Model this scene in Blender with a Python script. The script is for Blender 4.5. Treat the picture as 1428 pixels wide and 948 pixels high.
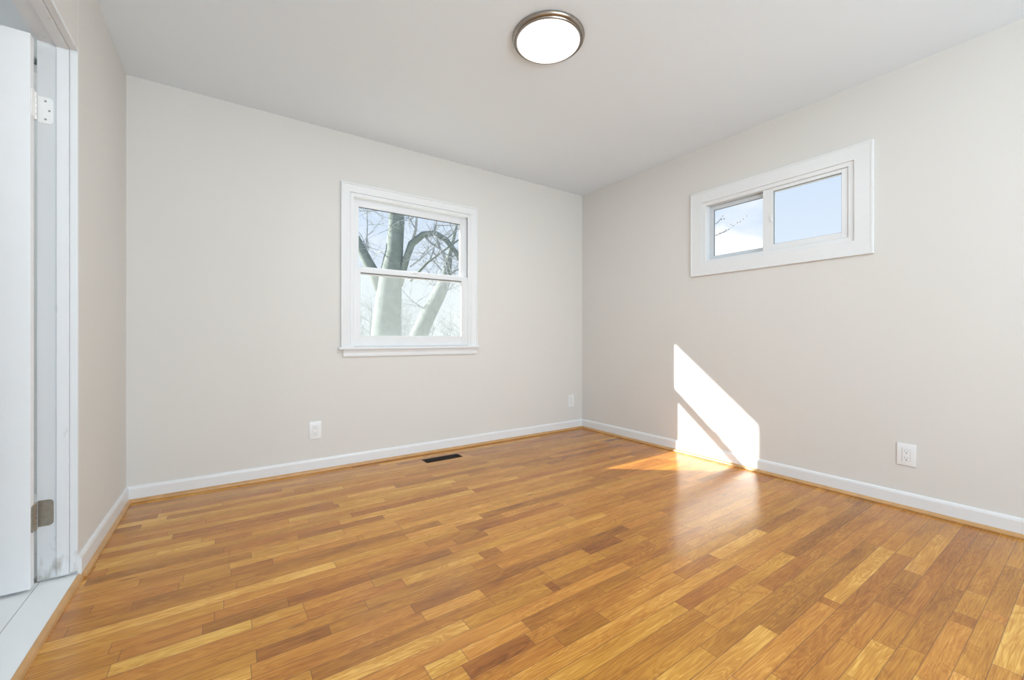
import bpy, bmesh, math, random
from mathutils import Vector, noise

S = bpy.context.scene
for o in list(bpy.data.objects):
    bpy.data.objects.remove(o)
C = S.collection

# ------------------------------------------------------------------ camera
FPX, YAW, CAM_H = 577.916, 0.601036, 0.93569
cd = bpy.data.cameras.new('camera')
cd.sensor_width = 36.0
cd.lens = FPX * 36.0 / 1428.0
cd.shift_y = -1.93 / 1428.0
cd.clip_start = 0.02
cam = bpy.data.objects.new('camera', cd)
C.objects.link(cam)
cam.location = (0, 0, CAM_H)
cam.rotation_euler = (math.pi / 2, 0, -YAW)
S.camera = cam

# ------------------------------------------------------------------ colour management
S.view_settings.view_transform = 'Standard'
S.view_settings.look = 'None'
S.view_settings.gamma = 1.0
S.view_settings.use_curve_mapping = False
S.view_settings.exposure = 0.0

# ------------------------------------------------------------------ lights
SUN_DIR = Vector((1.0, -0.795, -0.685)).normalized()
sl = bpy.data.lights.new('sun', 'SUN')
sl.energy = 16.0
sl.angle = math.radians(0.6)
sl.color = (1.0, 0.96, 0.90)
sun = bpy.data.objects.new('sun', sl)
C.objects.link(sun)
sun.rotation_euler = SUN_DIR.to_track_quat('-Z', 'Y').to_euler()


def area(name, loc, direction, sx, sy, energy, color):
    l = bpy.data.lights.new(name, 'AREA')
    l.shape = 'RECTANGLE'
    l.size, l.size_y = sx, sy
    l.energy, l.color = energy, color
    o = bpy.data.objects.new(name, l)
    C.objects.link(o)
    o.location = loc
    o.rotation_euler = Vector(direction).to_track_quat('-Z', 'Y').to_euler()
    return o


# added fill light, placed outside a made-up window behind the camera
area('rear_fill', (0.95, -2.09, 1.40), (0.0, 1, 0.30), 2.4, 1.5, 103.0, (0.785, 0.905, 1.0))
# unseen point light added to brighten the tiled room and the open door
pl = bpy.data.lights.new('tiled_room_fill', 'POINT')
pl.energy, pl.color, pl.shadow_soft_size = 11.5, (0.95, 0.975, 1.0), 0.12
plo = bpy.data.objects.new('tiled_room_fill', pl)
C.objects.link(plo)
plo.location = (-1.45, 1.20, 2.10)
pl2 = bpy.data.lights.new('tiled_room_ceiling_fill', 'POINT')  # second added light, behind the door, brightens the ceiling there
pl2.energy, pl2.color, pl2.shadow_soft_size = 7.5, (0.95, 0.975, 1.0), 0.12
plo2 = bpy.data.objects.new('tiled_room_ceiling_fill', pl2)
C.objects.link(plo2)
plo2.location = (-1.75, 2.95, 1.85)

# sky: blue gradient with soft white clouds
W = bpy.data.worlds.new('world')
S.world = W
W.use_nodes = True
wn, wl = W.node_tree.nodes, W.node_tree.links
wn.clear()


def wnode(t, **k):
    n = wn.new(t)
    for a, b in k.items():
        setattr(n, a, b)
    return n


wo = wnode('ShaderNodeOutputWorld')
wb = wnode('ShaderNodeBackground')
wl.new(wb.outputs[0], wo.inputs[0])
tc = wnode('ShaderNodeTexCoord')
sep = wnode('ShaderNodeSeparateXYZ')
wl.new(tc.outputs['Generated'], sep.inputs[0])
gr = wnode('ShaderNodeValToRGB')
gr.color_ramp.elements[0].position = 0.0
gr.color_ramp.elements[0].color = (0.88, 0.94, 1.0, 1)
gr.color_ramp.elements[1].position = 0.55
gr.color_ramp.elements[1].color = (0.52, 0.69, 0.97, 1)
wl.new(sep.outputs['Z'], gr.inputs[0])
mp = wnode('ShaderNodeMapping')
mp.inputs['Scale'].default_value = (5, 5, 9)
mp.inputs['Location'].default_value = (1.7, 0.4, 0.3)
wl.new(tc.outputs['Generated'], mp.inputs[0])
nz = wnode('ShaderNodeTexNoise')
nz.inputs['Scale'].default_value = 1.0
nz.inputs['Detail'].default_value = 6
wl.new(mp.outputs[0], nz.inputs['Vector'])
# one cumulus bank low in the east (seen in the high window)
cdir = Vector((0.850, 0.475, 0.172)).normalized()
sub = wnode('ShaderNodeVectorMath', operation='SUBTRACT')
sub.inputs[1].default_value = cdir
wl.new(tc.outputs['Generated'], sub.inputs[0])
scl = wnode('ShaderNodeVectorMath', operation='MULTIPLY')
scl.inputs[1].default_value = (11, 11, 19)
wl.new(sub.outputs[0], scl.inputs[0])
ln = wnode('ShaderNodeVectorMath', operation='LENGTH')
wl.new(scl.outputs[0], ln.inputs[0])
nz2 = wnode('ShaderNodeTexNoise')
nz2.inputs['Scale'].default_value = 16.0
nz2.inputs['Detail'].default_value = 5
wl.new(tc.outputs['Generated'], nz2.inputs['Vector'])
ma = wnode('ShaderNodeMath', operation='MULTIPLY_ADD')
wl.new(nz2.outputs[0], ma.inputs[0])
ma.inputs[1].default_value = 1.1
wl.new(ln.outputs['Value'], ma.inputs[2])
mr = wnode('ShaderNodeMapRange')
mr.inputs['From Min'].default_value = 1.75
mr.inputs['From Max'].default_value = 1.35
wl.new(ma.outputs[0], mr.inputs[0])
mr2 = wnode('ShaderNodeMapRange')
mr2.inputs['From Min'].default_value = 0.56
mr2.inputs['From Max'].default_value = 0.80
mr2.inputs['To Max'].default_value = 0.7
wl.new(nz.outputs[0], mr2.inputs[0])
mx = wnode('ShaderNodeMath', operation='MAXIMUM')
wl.new(mr.outputs[0], mx.inputs[0])
wl.new(mr2.outputs[0], mx.inputs[1])
mc = wnode('ShaderNodeMixRGB')
mc.inputs[2].default_value = (1.12, 1.12, 1.13, 1)
wl.new(mx.outputs[0], mc.inputs[0])
wl.new(gr.outputs[0], mc.inputs[1])
wl.new(mc.outputs[0], wb.inputs[0])
wb.inputs[1].default_value = 1.02

# ------------------------------------------------------------------ room numbers (metres)
H = 2.44
XL, XR, YB, YF = -0.478, 3.0848, 3.1907, -1.90
XLn = -0.484            # the left wall is a touch out of square near the door
DY1, DY0, DZ = 2.288, 1.52, 2.055      # door opening: hinge side, lock side, head
JX = -0.590             # far edge of the door lining
TZ = 0.020              # tile level in the next room


# ------------------------------------------------------------------ helpers
def bm_new():
    return bmesh.new()


def add_box(bm, x0, x1, y0, y1, z0, z1, bevel=0.0):
    vs = [bm.verts.new((x, y, z)) for x in (x0, x1) for y in (y0, y1) for z in (z0, z1)]
    fs = []
    for q in ((0, 1, 3, 2), (4, 6, 7, 5), (0, 4, 5, 1), (2, 3, 7, 6), (0, 2, 6, 4), (1, 5, 7, 3)):
        fs.append(bm.faces.new([vs[i] for i in q]))
    if bevel > 0:
        es = list({e for f in fs for e in f.edges})
        bmesh.ops.bevel(bm, geom=es, offset=bevel, segments=2, affect='EDGES', profile=0.6)
    return vs


def add_prism(bm, pts, z0, z1):
    a = [bm.verts.new((p[0], p[1], z0)) for p in pts]
    b = [bm.verts.new((p[0], p[1], z1)) for p in pts]
    n = len(pts)
    bm.faces.new(a[::-1])
    bm.faces.new(b)
    for i in range(n):
        bm.faces.new([a[i], a[(i + 1) % n], b[(i + 1) % n], b[i]])


def add_strip(bm, profile, p0, p1, inward, cut0=0.0, cut1=0.0):
    """profile [(offset from wall, z)], run from p0 to p1 (plan), inward = unit vector away from the wall.
    cut0/cut1 = 1 mitres that end."""
    p0, p1, n = Vector(p0), Vector(p1), Vector(inward)
    d = (p1 - p0).normalized()
    A = [bm.verts.new((*(p0 + n * o + d * o * cut0), z)) for o, z in profile]
    B = [bm.verts.new((*(p1 + n * o - d * o * cut1), z)) for o, z in profile]
    m = len(profile)
    for i in range(m):
        bm.faces.new([A[i], A[(i + 1) % m], B[(i + 1) % m], B[i]])
    bm.faces.new(A[::-1])
    bm.faces.new(B)


def add_frame(bm, mapf, u0, u1, z0, z1, profile, open_bottom=False):
    """mitred moulding round a rectangle; profile [(inward distance, height off the wall)], closed."""
    rings = []
    for d, h in profile:
        zb = z0 if open_bottom else z0 + d
        rings.append([bm.verts.new(mapf(u, h, z)) for u, z in
                      ((u0 + d, zb), (u0 + d, z1 - d), (u1 - d, z1 - d), (u1 - d, zb))])
    m = len(profile)
    for i in range(m):
        a, b = rings[i], rings[(i + 1) % m]
        for k in range(3 if open_bottom else 4):
            j = (k + 1) % 4
            bm.faces.new([a[k], a[j], b[j], b[k]])
    if open_bottom:
        bm.faces.new([r[0] for r in rings])
        bm.faces.new([r[3] for r in rings][::-1])


def add_lathe(bm, prof, c, seg=64, axis='Z'):
    rings = []
    for r, z in prof:
        if r < 1e-6:
            rings.append([bm.verts.new((c[0], c[1], c[2] + z))])
        else:
            rings.append([bm.verts.new((c[0] + r * math.cos(2 * math.pi * i / seg),
                                        c[1] + r * math.sin(2 * math.pi * i / seg), c[2] + z)) for i in range(seg)])
    for a, b in zip(rings, rings[1:]):
        for i in range(seg):
            j = (i + 1) % seg
            if len(a) == 1 and len(b) == 1:
                continue
            if len(a) == 1:
                bm.faces.new([a[0], b[j], b[i]])
            elif len(b) == 1:
                bm.faces.new([a[i], a[j], b[0]])
            else:
                bm.faces.new([a[i], a[j], b[j], b[i]])


def add_tube(bm, pts, radii, seg=8):
    """round tapering tube along 3-D points"""
    pts = [Vector(p) for p in pts]
    rings = []
    up = Vector((0.3, 0.2, 1)).normalized()
    for i, p in enumerate(pts):
        t = (pts[min(i + 1, len(pts) - 1)] - pts[max(i - 1, 0)]).normalized()
        a = t.cross(up)
        if a.length < 0.1:
            a = t.cross(Vector((1, 0, 0)))
        a.normalize()
        b = t.cross(a)
        r = radii[i]
        rings.append([bm.verts.new(p + a * r * math.cos(2 * math.pi * k / seg) + b * r * math.sin(2 * math.pi * k / seg))
                      for k in range(seg)])
    for r0, r1 in zip(rings, rings[1:]):
        for k in range(seg):
            j = (k + 1) % seg
            bm.faces.new([r0[k], r0[j], r1[j], r1[k]])
    bm.faces.new(rings[0][::-1])
    bm.faces.new(rings[-1])


def obj(name, bm, mat, parent=None, smooth=False, loc=None):
    bmesh.ops.recalc_face_normals(bm, faces=bm.faces)
    me = bpy.data.meshes.new(name)
    bm.to_mesh(me)
    bm.free()
    o = bpy.data.objects.new(name, me)
    C.objects.link(o)
    if mat is not None:
        me.materials.append(mat)
    if smooth:
        for p in me.polygons:
            p.use_smooth = True
        if smooth != 'full':
            bmo = bmesh.new()
            bmo.from_mesh(me)
            for e in bmo.edges:
                if len(e.link_faces) == 2 and e.calc_face_angle(0) > math.radians(35):
                    e.smooth = False
            bmo.to_mesh(me)
            bmo.free()
    if parent is not None:
        o.parent = parent
        o.matrix_parent_inverse = parent.matrix_world.inverted()
    if loc is not None:
        o.location = loc
    return o


def tag(o, label, cat, group=None, kind=None):
    o['label'] = label
    o['category'] = cat
    if group:
        o['group'] = group
    if kind:
        o['kind'] = kind
    return o


def struct(name, bm, mat, label, cat, **k):
    return tag(obj(name, bm, mat, **k), label, cat, kind='structure')


def empty(name, loc=(0, 0, 0), rz=0.0):
    o = bpy.data.objects.new(name, None)
    C.objects.link(o)
    o.empty_display_size = 0.05
    o.location = loc
    o.rotation_euler = (0, 0, rz)
    return o


def child(name, bm, mat, parent, smooth=False):
    """mesh in the parent's local space"""
    o = obj(name, bm, mat, smooth=smooth)
    o.parent = parent
    return o


# ------------------------------------------------------------------ materials
def mat(name, color, rough=0.5, metal=0.0, spec=0.5, noise_amt=0.0, noise_scale=6.0, bump=0.0, bump_scale=200.0,
        emit=None, coat=0.0):
    m = bpy.data.materials.new(name)
    m.use_nodes = True
    n, l = m.node_tree.nodes, m.node_tree.links
    b = n['Principled BSDF']
    b.inputs['Base Color'].default_value = (*color, 1)
    b.inputs['Roughness'].default_value = rough
    b.inputs['Metallic'].default_value = metal
    b.inputs['Specular IOR Level'].default_value = spec
    b.inputs['Coat Weight'].default_value = coat
    t = n.new('ShaderNodeTexCoord')
    if noise_amt > 0:
        z = n.new('ShaderNodeTexNoise')
        z.inputs['Scale'].default_value = noise_scale
        z.inputs['Detail'].default_value = 4
        l.new(t.outputs['Object'], z.inputs['Vector'])
        r = n.new('ShaderNodeValToRGB')
        k = noise_amt
        r.color_ramp.elements[0].position = 0.3
        r.color_ramp.elements[1].position = 0.7
        r.color_ramp.elements[0].color = (*[c * (1 - k) for c in color], 1)
        r.color_ramp.elements[1].color = (*[min(1, c * (1 + k)) for c in color], 1)
        l.new(z.outputs[0], r.inputs[0])
        l.new(r.outputs[0], b.inputs['Base Color'])
    if bump > 0:
        z = n.new('ShaderNodeTexNoise')
        z.inputs['Scale'].default_value = bump_scale
        z.inputs['Detail'].default_value = 3
        l.new(t.outputs['Object'], z.inputs['Vector'])
        u = n.new('ShaderNodeBump')
        u.inputs['Strength'].default_value = bump
        u.inputs['Distance'].default_value = 0.001
        l.new(z.outputs[0], u.inputs['Height'])
        l.new(u.outputs[0], b.inputs['Normal'])
    if emit:
        b.inputs['Emission Color'].default_value = (*emit[0], 1)
        b.inputs['Emission Strength'].default_value = emit[1]
    return m


M_WALL = mat('wall_paint', (0.725, 0.705, 0.675), 0.75, spec=0.25, noise_amt=0.006, noise_scale=2.5, bump=0.12, bump_scale=260)
M_CEIL = mat('ceiling_paint', (0.825, 0.895, 0.960), 0.85, spec=0.2, noise_amt=0.006, noise_scale=2.0, bump=0.10, bump_scale=260)
M_TRIM = mat('trim_paint', (0.79, 0.80, 0.81), 0.38, spec=0.45, noise_amt=0.008, noise_scale=30)
M_VINYL = mat('window_vinyl', (0.78, 0.79, 0.80), 0.35, spec=0.45, noise_amt=0.005)
M_VINYLG = mat('window_vinyl_track', (0.62, 0.65, 0.68), 0.4, spec=0.4, noise_amt=0.01)
M_DOOR = mat('door_paint', (0.88, 0.885, 0.895), 0.45, noise_amt=0.008, noise_scale=12, bump=0.1, bump_scale=80)
M_TILE_GREY = (0.80, 0.81, 0.81)
M_NICKEL = mat('brushed_nickel', (0.36, 0.32, 0.28), 0.28, metal=1.0, noise_amt=0.05, noise_scale=80)
M_HINGE = mat('satin_hinge_metal', (0.42, 0.38, 0.32), 0.42, metal=1.0, noise_amt=0.08, noise_scale=60)
M_HINGEW = mat('white_painted_hinge', (0.97, 0.97, 0.96), 0.25, metal=0.0, noise_amt=0.01, noise_scale=60)
M_SCREW = mat('screw_metal', (0.42, 0.41, 0.39), 0.4, metal=1.0, noise_amt=0.05, noise_scale=200)
M_DIFF = mat('lamp_diffuser', (0.9, 0.9, 0.9), 0.4, noise_amt=0.004, emit=((0.98, 0.99, 1.0), 0.75))
M_PLATE = mat('outlet_plastic', (0.85, 0.86, 0.87), 0.3, noise_amt=0.005)
M_SLOT = mat('outlet_slot', (0.05, 0.05, 0.05), 0.6, noise_amt=0.05)
M_VENT = mat('dark_bronze_metal', (0.012, 0.007, 0.005), 0.65, spec=0.15, noise_amt=0.1, noise_scale=50)
M_GASKET_SHADE = mat('black_gasket_and_shade', (0.10, 0.11, 0.12), 0.6, noise_amt=0.05)
M_DARKGAP = mat('gap_dark', (0.06, 0.05, 0.045), 0.8, noise_amt=0.1)


M_FRAME = mat('scuffed_frame_paint', (0.77, 0.78, 0.79), 0.4, spec=0.4)
_n, _l = M_FRAME.node_tree.nodes, M_FRAME.node_tree.links
_t = _n.new('ShaderNodeTexCoord')
_m = _n.new('ShaderNodeMapping')
_m.inputs['Scale'].default_value = (30, 30, 11)
_l.new(_t.outputs['Object'], _m.inputs[0])
_z = _n.new('ShaderNodeTexNoise')
_z.inputs['Scale'].default_value = 1.0
_z.inputs['Detail'].default_value = 5
_l.new(_m.outputs[0], _z.inputs['Vector'])
_s = _n.new('ShaderNodeSeparateXYZ')
_l.new(_t.outputs['Object'], _s.inputs[0])
_a = _n.new('ShaderNodeMapRange')          # dirt only collects below shin height
_a.inputs['From Min'].default_value = 0.26
_a.inputs['From Max'].default_value = 0.06
_a.inputs['To Max'].default_value = 0.22
_l.new(_s.outputs['Z'], _a.inputs[0])
_b = _n.new('ShaderNodeMath')
_b.operation = 'ADD'
_l.new(_a.outputs[0], _b.inputs[0])
_l.new(_z.outputs[0], _b.inputs[1])
_c = _n.new('ShaderNodeMapRange')
_c.inputs['From Min'].default_value = 0.70
_c.inputs['From Max'].default_value = 0.86
_c.inputs['To Max'].default_value = 0.75
_l.new(_b.outputs[0], _c.inputs[0])
_d = _n.new('ShaderNodeMixRGB')
_d.inputs[1].default_value = (0.77, 0.78, 0.79, 1)
_d.inputs[2].default_value = (0.42, 0.39, 0.34, 1)
_l.new(_c.outputs[0], _d.inputs[0])
_l.new(_d.outputs[0], _n['Principled BSDF'].inputs['Base Color'])


def glass_mat():
    m = bpy.data.materials.new('window_glass')
    m.use_nodes = True
    n, l = m.node_tree.nodes, m.node_tree.links
    n.clear()
    o = n.new('ShaderNodeOutputMaterial')
    t = n.new('ShaderNodeBsdfTransparent')
    t.inputs[0].default_value = (0.97, 0.985, 0.98, 1)
    g = n.new('ShaderNodeBsdfGlossy')
    g.inputs['Roughness'].default_value = 0.01
    lw = n.new('ShaderNodeLayerWeight')
    lw.inputs[0].default_value = 0.5
    pw = n.new('ShaderNodeMath')
    pw.operation = 'POWER'
    pw.inputs[1].default_value = 5
    l.new(lw.outputs['Facing'], pw.inputs[0])
    f = n.new('ShaderNodeMath')
    f.operation = 'MULTIPLY_ADD'
    f.inputs[1].default_value = 0.6
    f.inputs[2].default_value = 0.0
    l.new(pw.outputs[0], f.inputs[0])
    x = n.new('ShaderNodeMixShader')
    l.new(f.outputs[0], x.inputs[0])
    l.new(t.outputs[0], x.inputs[1])
    l.new(g.outputs[0], x.inputs[2])
    l.new(x.outputs[0], o.inputs[0])
    return m


def screen_mat():
    """fine insect mesh: far below pixel size, so a mostly open weave of pale threads"""
    m = bpy.data.materials.new('insect_screen_mesh')
    m.use_nodes = True
    n, l = m.node_tree.nodes, m.node_tree.links
    n.clear()
    o = n.new('ShaderNodeOutputMaterial')
    t = n.new('ShaderNodeBsdfTransparent')
    d = n.new('ShaderNodeBsdfDiffuse')
    d.inputs[0].default_value = (0.46, 0.49, 0.485, 1)
    tr = n.new('ShaderNodeBsdfTranslucent')
    tr.inputs[0].default_value = (0.46, 0.49, 0.485, 1)
    a = n.new('ShaderNodeMixShader')
    a.inputs[0].default_value = 0.5
    l.new(d.outputs[0], a.inputs[1])
    l.new(tr.outputs[0], a.inputs[2])
    tcx = n.new('ShaderNodeTexCoord')
    nzx = n.new('ShaderNodeTexNoise')
    nzx.inputs['Scale'].default_value = 18
    l.new(tcx.outputs['Object'], nzx.inputs['Vector'])
    mrx = n.new('ShaderNodeMapRange')
    mrx.inputs['To Min'].default_value = 0.27
    mrx.inputs['To Max'].default_value = 0.36
    l.new(nzx.outputs[0], mrx.inputs[0])
    x = n.new('ShaderNodeMixShader')
    l.new(mrx.outputs[0], x.inputs[0])
    l.new(t.outputs[0], x.inputs[1])
    l.new(a.outputs[0], x.inputs[2])
    l.new(x.outputs[0], o.inputs[0])
    return m


M_GLASS = glass_mat()
M_SCREEN = screen_mat()


def tile_mat():
    m = mat('floor_tile', (0.84, 0.85, 0.85), 0.35)
    n, l = m.node_tree.nodes, m.node_tree.links
    b = n['Principled BSDF']
    t = n.new('ShaderNodeTexCoord')
    mpn = n.new('ShaderNodeMapping')
    mpn.inputs['Location'].default_value = (0.584, -2.6, 0)   # a joint runs along x = -0.584
    l.new(t.outputs['Object'], mpn.inputs[0])
    br = n.new('ShaderNodeTexBrick')
    br.offset = 0.0
    br.inputs['Color1'].default_value = (0.84, 0.85, 0.85, 1)
    br.inputs['Color2'].default_value = (0.82, 0.835, 0.835, 1)
    br.inputs['Mortar'].default_value = (0.42, 0.42, 0.42, 1)
    br.inputs['Scale'].default_value = 1.0
    br.inputs['Mortar Size'].default_value = 0.0016
    br.inputs['Brick Width'].default_value = 0.61
    br.inputs['Row Height'].default_value = 1.22
    l.new(mpn.outputs[0], br.inputs['Vector'])
    l.new(br.outputs[0], b.inputs['Base Color'])
    return m


def oak_mat(name, planked=True):
    """clear-coated oak; on the floor every board has its own tone and figure"""
    m = bpy.data.materials.new(name)
    m.use_nodes = True
    n, l = m.node_tree.nodes, m.node_tree.links
    b = n['Principled BSDF']

    def N(t, **k):
        x = n.new(t)
        for a, v in k.items():
            setattr(x, a, v)
        return x

    def math_(op, a, c, d=None):
        x = N('ShaderNodeMath', operation=op)
        for i, v in enumerate((a, c, d)):
            if v is None:
                continue
            if isinstance(v, (int, float)):
                x.inputs[i].default_value = v
            else:
                l.new(v, x.inputs[i])
        return x.outputs[0]

    tc_ = N('ShaderNodeTexCoord')
    if planked:
        at = N('ShaderNodeVertexColor', layer_name='board')
        sp = N('ShaderNodeSeparateColor')
        l.new(at.outputs[0], sp.inputs[0])
        tone, rnd, length = sp.outputs[0], sp.outputs[1], sp.outputs[2]
        uv = N('ShaderNodeUVMap', uv_map='board_uv')
        su = N('ShaderNodeSeparateXYZ')
        l.new(uv.outputs[0], su.inputs[0])
        u, v = su.outputs[0], su.outputs[1]
        off = math_('MULTIPLY', rnd, 47.0)
        cb = N('ShaderNodeCombineXYZ')
        l.new(u, cb.inputs[0])
        l.new(v, cb.inputs[1])
        l.new(off, cb.inputs[2])
        vec = cb.outputs[0]
    else:
        vec = tc_.outputs['Object']
    # fine pores / fibres running along the board
    mp1 = N('ShaderNodeMapping')
    mp1.inputs['Scale'].default_value = (8, 230, 1) if planked else (6, 6, 150)
    l.new(vec, mp1.inputs[0])
    n1 = N('ShaderNodeTexNoise')
    n1.inputs['Scale'].default_value = 1.0
    n1.inputs['Detail'].default_value = 5
    n1.inputs['Roughness'].default_value = 0.6
    l.new(mp1.outputs[0], n1.inputs['Vector'])
    # broad cathedral figure
    mp2 = N('ShaderNodeMapping')
    mp2.inputs['Scale'].default_value = (2.4, 17, 1) if planked else (2, 2, 20)
    l.new(vec, mp2.inputs[0])
    n2 = N('ShaderNodeTexNoise')
    n2.inputs['Scale'].default_value = 1.0
    n2.inputs['Detail'].default_value = 3
    n2.inputs['Distortion'].default_value = 1.1
    l.new(mp2.outputs[0], n2.inputs['Vector'])
    fr = math_('FRACT', math_('MULTIPLY', n2.outputs[0], 11.0), 0.0)
    fig = math_('ABSOLUTE', math_('SUBTRACT', fr, 0.5), 0.0)      # 0..0.5
    # slow mottling along the board
    mp3 = N('ShaderNodeMapping')
    mp3.inputs['Scale'].default_value = (2.6, 14, 1) if planked else (3, 3, 3)
    l.new(vec, mp3.inputs[0])
    n3 = N('ShaderNodeTexNoise')
    n3.inputs['Scale'].default_value = 1.0
    n3.inputs['Detail'].default_value = 2
    l.new(mp3.outputs[0], n3.inputs['Vector'])
    base = tone if planked else 0.5
    k = math_('MULTIPLY_ADD', math_('SUBTRACT', n1.outputs[0], 0.5), 0.85, base)
    k = math_('MULTIPLY_ADD', math_('SUBTRACT', fig, 0.25), 0.42, k)
    k = math_('MULTIPLY_ADD', math_('SUBTRACT', n3.outputs[0], 0.5), 0.60, k)
    rp = N('ShaderNodeValToRGB')
    e = rp.color_ramp.elements
    e[0].position, e[0].color = 0.0, OAK[0]
    e[1].position, e[1].color = 1.0, OAK[4]
    for p_, c_ in ((0.25, OAK[1]), (0.5, OAK[2]), (0.75, OAK[3])):
        q = e.new(p_)
        q.color = c_
    l.new(k, rp.inputs[0])
    col = rp.outputs[0]
    if planked:
        # reddish or yellowish cast per board
        hs = N('ShaderNodeHueSaturation')
        l.new(math_('MULTIPLY_ADD', rnd, 0.010, 0.4955), hs.inputs['Hue'])
        l.new(col, hs.inputs['Color'])
        col = hs.outputs[0]
        # small dark knots
        mp4 = N('ShaderNodeMapping')
        mp4.inputs['Scale'].default_value = (3.4, 15, 1)
        l.new(vec, mp4.inputs[0])
        vo = N('ShaderNodeTexVoronoi')
        vo.inputs['Scale'].default_value = 1.0
        l.new(mp4.outputs[0], vo.inputs['Vector'])
        kn = N('ShaderNodeMapRange')
        kn.inputs['From Min'].default_value = 0.13
        kn.inputs['From Max'].default_value = 0.03
        kn.inputs['To Max'].default_value = 0.75
        l.new(vo.outputs['Distance'], kn.inputs[0])
        sepc = N('ShaderNodeSeparateColor')
        l.new(vo.outputs['Color'], sepc.inputs[0])
        gate = math_('GREATER_THAN', sepc.outputs[0], 0.72)
        mk = N('ShaderNodeMixRGB')
        mk.inputs[2].default_value = (0.13, 0.055, 0.02, 1)
        l.new(math_('MULTIPLY', kn.outputs[0], gate), mk.inputs[0])
        l.new(col, mk.inputs[1])
        col = mk.outputs[0]
        # joints: dark hairlines at the long edges and the board ends
        W_ = BOARD_W
        dv = math_('MINIMUM', v, math_('SUBTRACT', W_, v))
        du = math_('MINIMUM', u, math_('SUBTRACT', math_('MULTIPLY', length, 4.0), u))
        je = N('ShaderNodeMapRange')
        je.inputs['From Min'].default_value = 0.0017
        je.inputs['From Max'].default_value = 0.0004
        l.new(math_('MINIMUM', dv, du), je.inputs[0])
        mj = N('ShaderNodeMixRGB')
        mj.inputs[2].default_value = (0.14, 0.06, 0.022, 1)
        l.new(math_('MULTIPLY', je.outputs[0], 0.72), mj.inputs[0])
        l.new(col, mj.inputs[1])
        col = mj.outputs[0]
        hgt = math_('SUBTRACT', math_('MULTIPLY', n1.outputs[0], 0.25), math_('MULTIPLY', je.outputs[0], 0.7))
        # each board lies very slightly tilted: low ripples in the finish
        nzw = N('ShaderNodeTexNoise')
        nzw.inputs['Scale'].default_value = 9.0
        l.new(tc_.outputs['Object'], nzw.inputs['Vector'])
        bw = N('ShaderNodeBump')
        bw.inputs['Strength'].default_value = 0.25
        bw.inputs['Distance'].default_value = 0.002
        l.new(nzw.outputs[0], bw.inputs['Height'])
        bu = N('ShaderNodeBump')
        bu.inputs['Strength'].default_value = 0.30
        bu.inputs['Distance'].default_value = 0.0004
        l.new(hgt, bu.inputs['Height'])
        l.new(bw.outputs[0], bu.inputs['Normal'])
        l.new(bu.outputs[0], b.inputs['Normal'])
    l.new(col, b.inputs['Base Color'])
    b.inputs['Roughness'].default_value = 0.21
    b.inputs['Specular IOR Level'].default_value = 0.5
    return m


BOARD_W = 0.0572
BOARD_PH = 0.55
OAK = [(0.190, 0.062, 0.010, 1), (0.335, 0.120, 0.018, 1), (0.470, 0.184, 0.026, 1), (0.600, 0.268, 0.042, 1),
       (0.800, 0.440, 0.105, 1)]
M_OAK = oak_mat('oak_strip_floor')
M_SHOE = mat('oak_shoe_moulding', (0.56, 0.31, 0.125), 0.35, noise_amt=0.10, noise_scale=14)
M_TILE = tile_mat()

# ------------------------------------------------------------------ the oak floor: one surface, every board laid out
random.seed(11)
CAMV = (0.0, 0.0, CAM_H)


def on_floor(px, py):
    """where a spot read off the photograph lies on the floor"""
    c, s = math.cos(YAW), math.sin(YAW)
    t = CAM_H / ((py - 472.07) / FPX)
    a = (px - 714.0) / FPX
    return (s + c * a) * t, (c - s * a) * t


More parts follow.
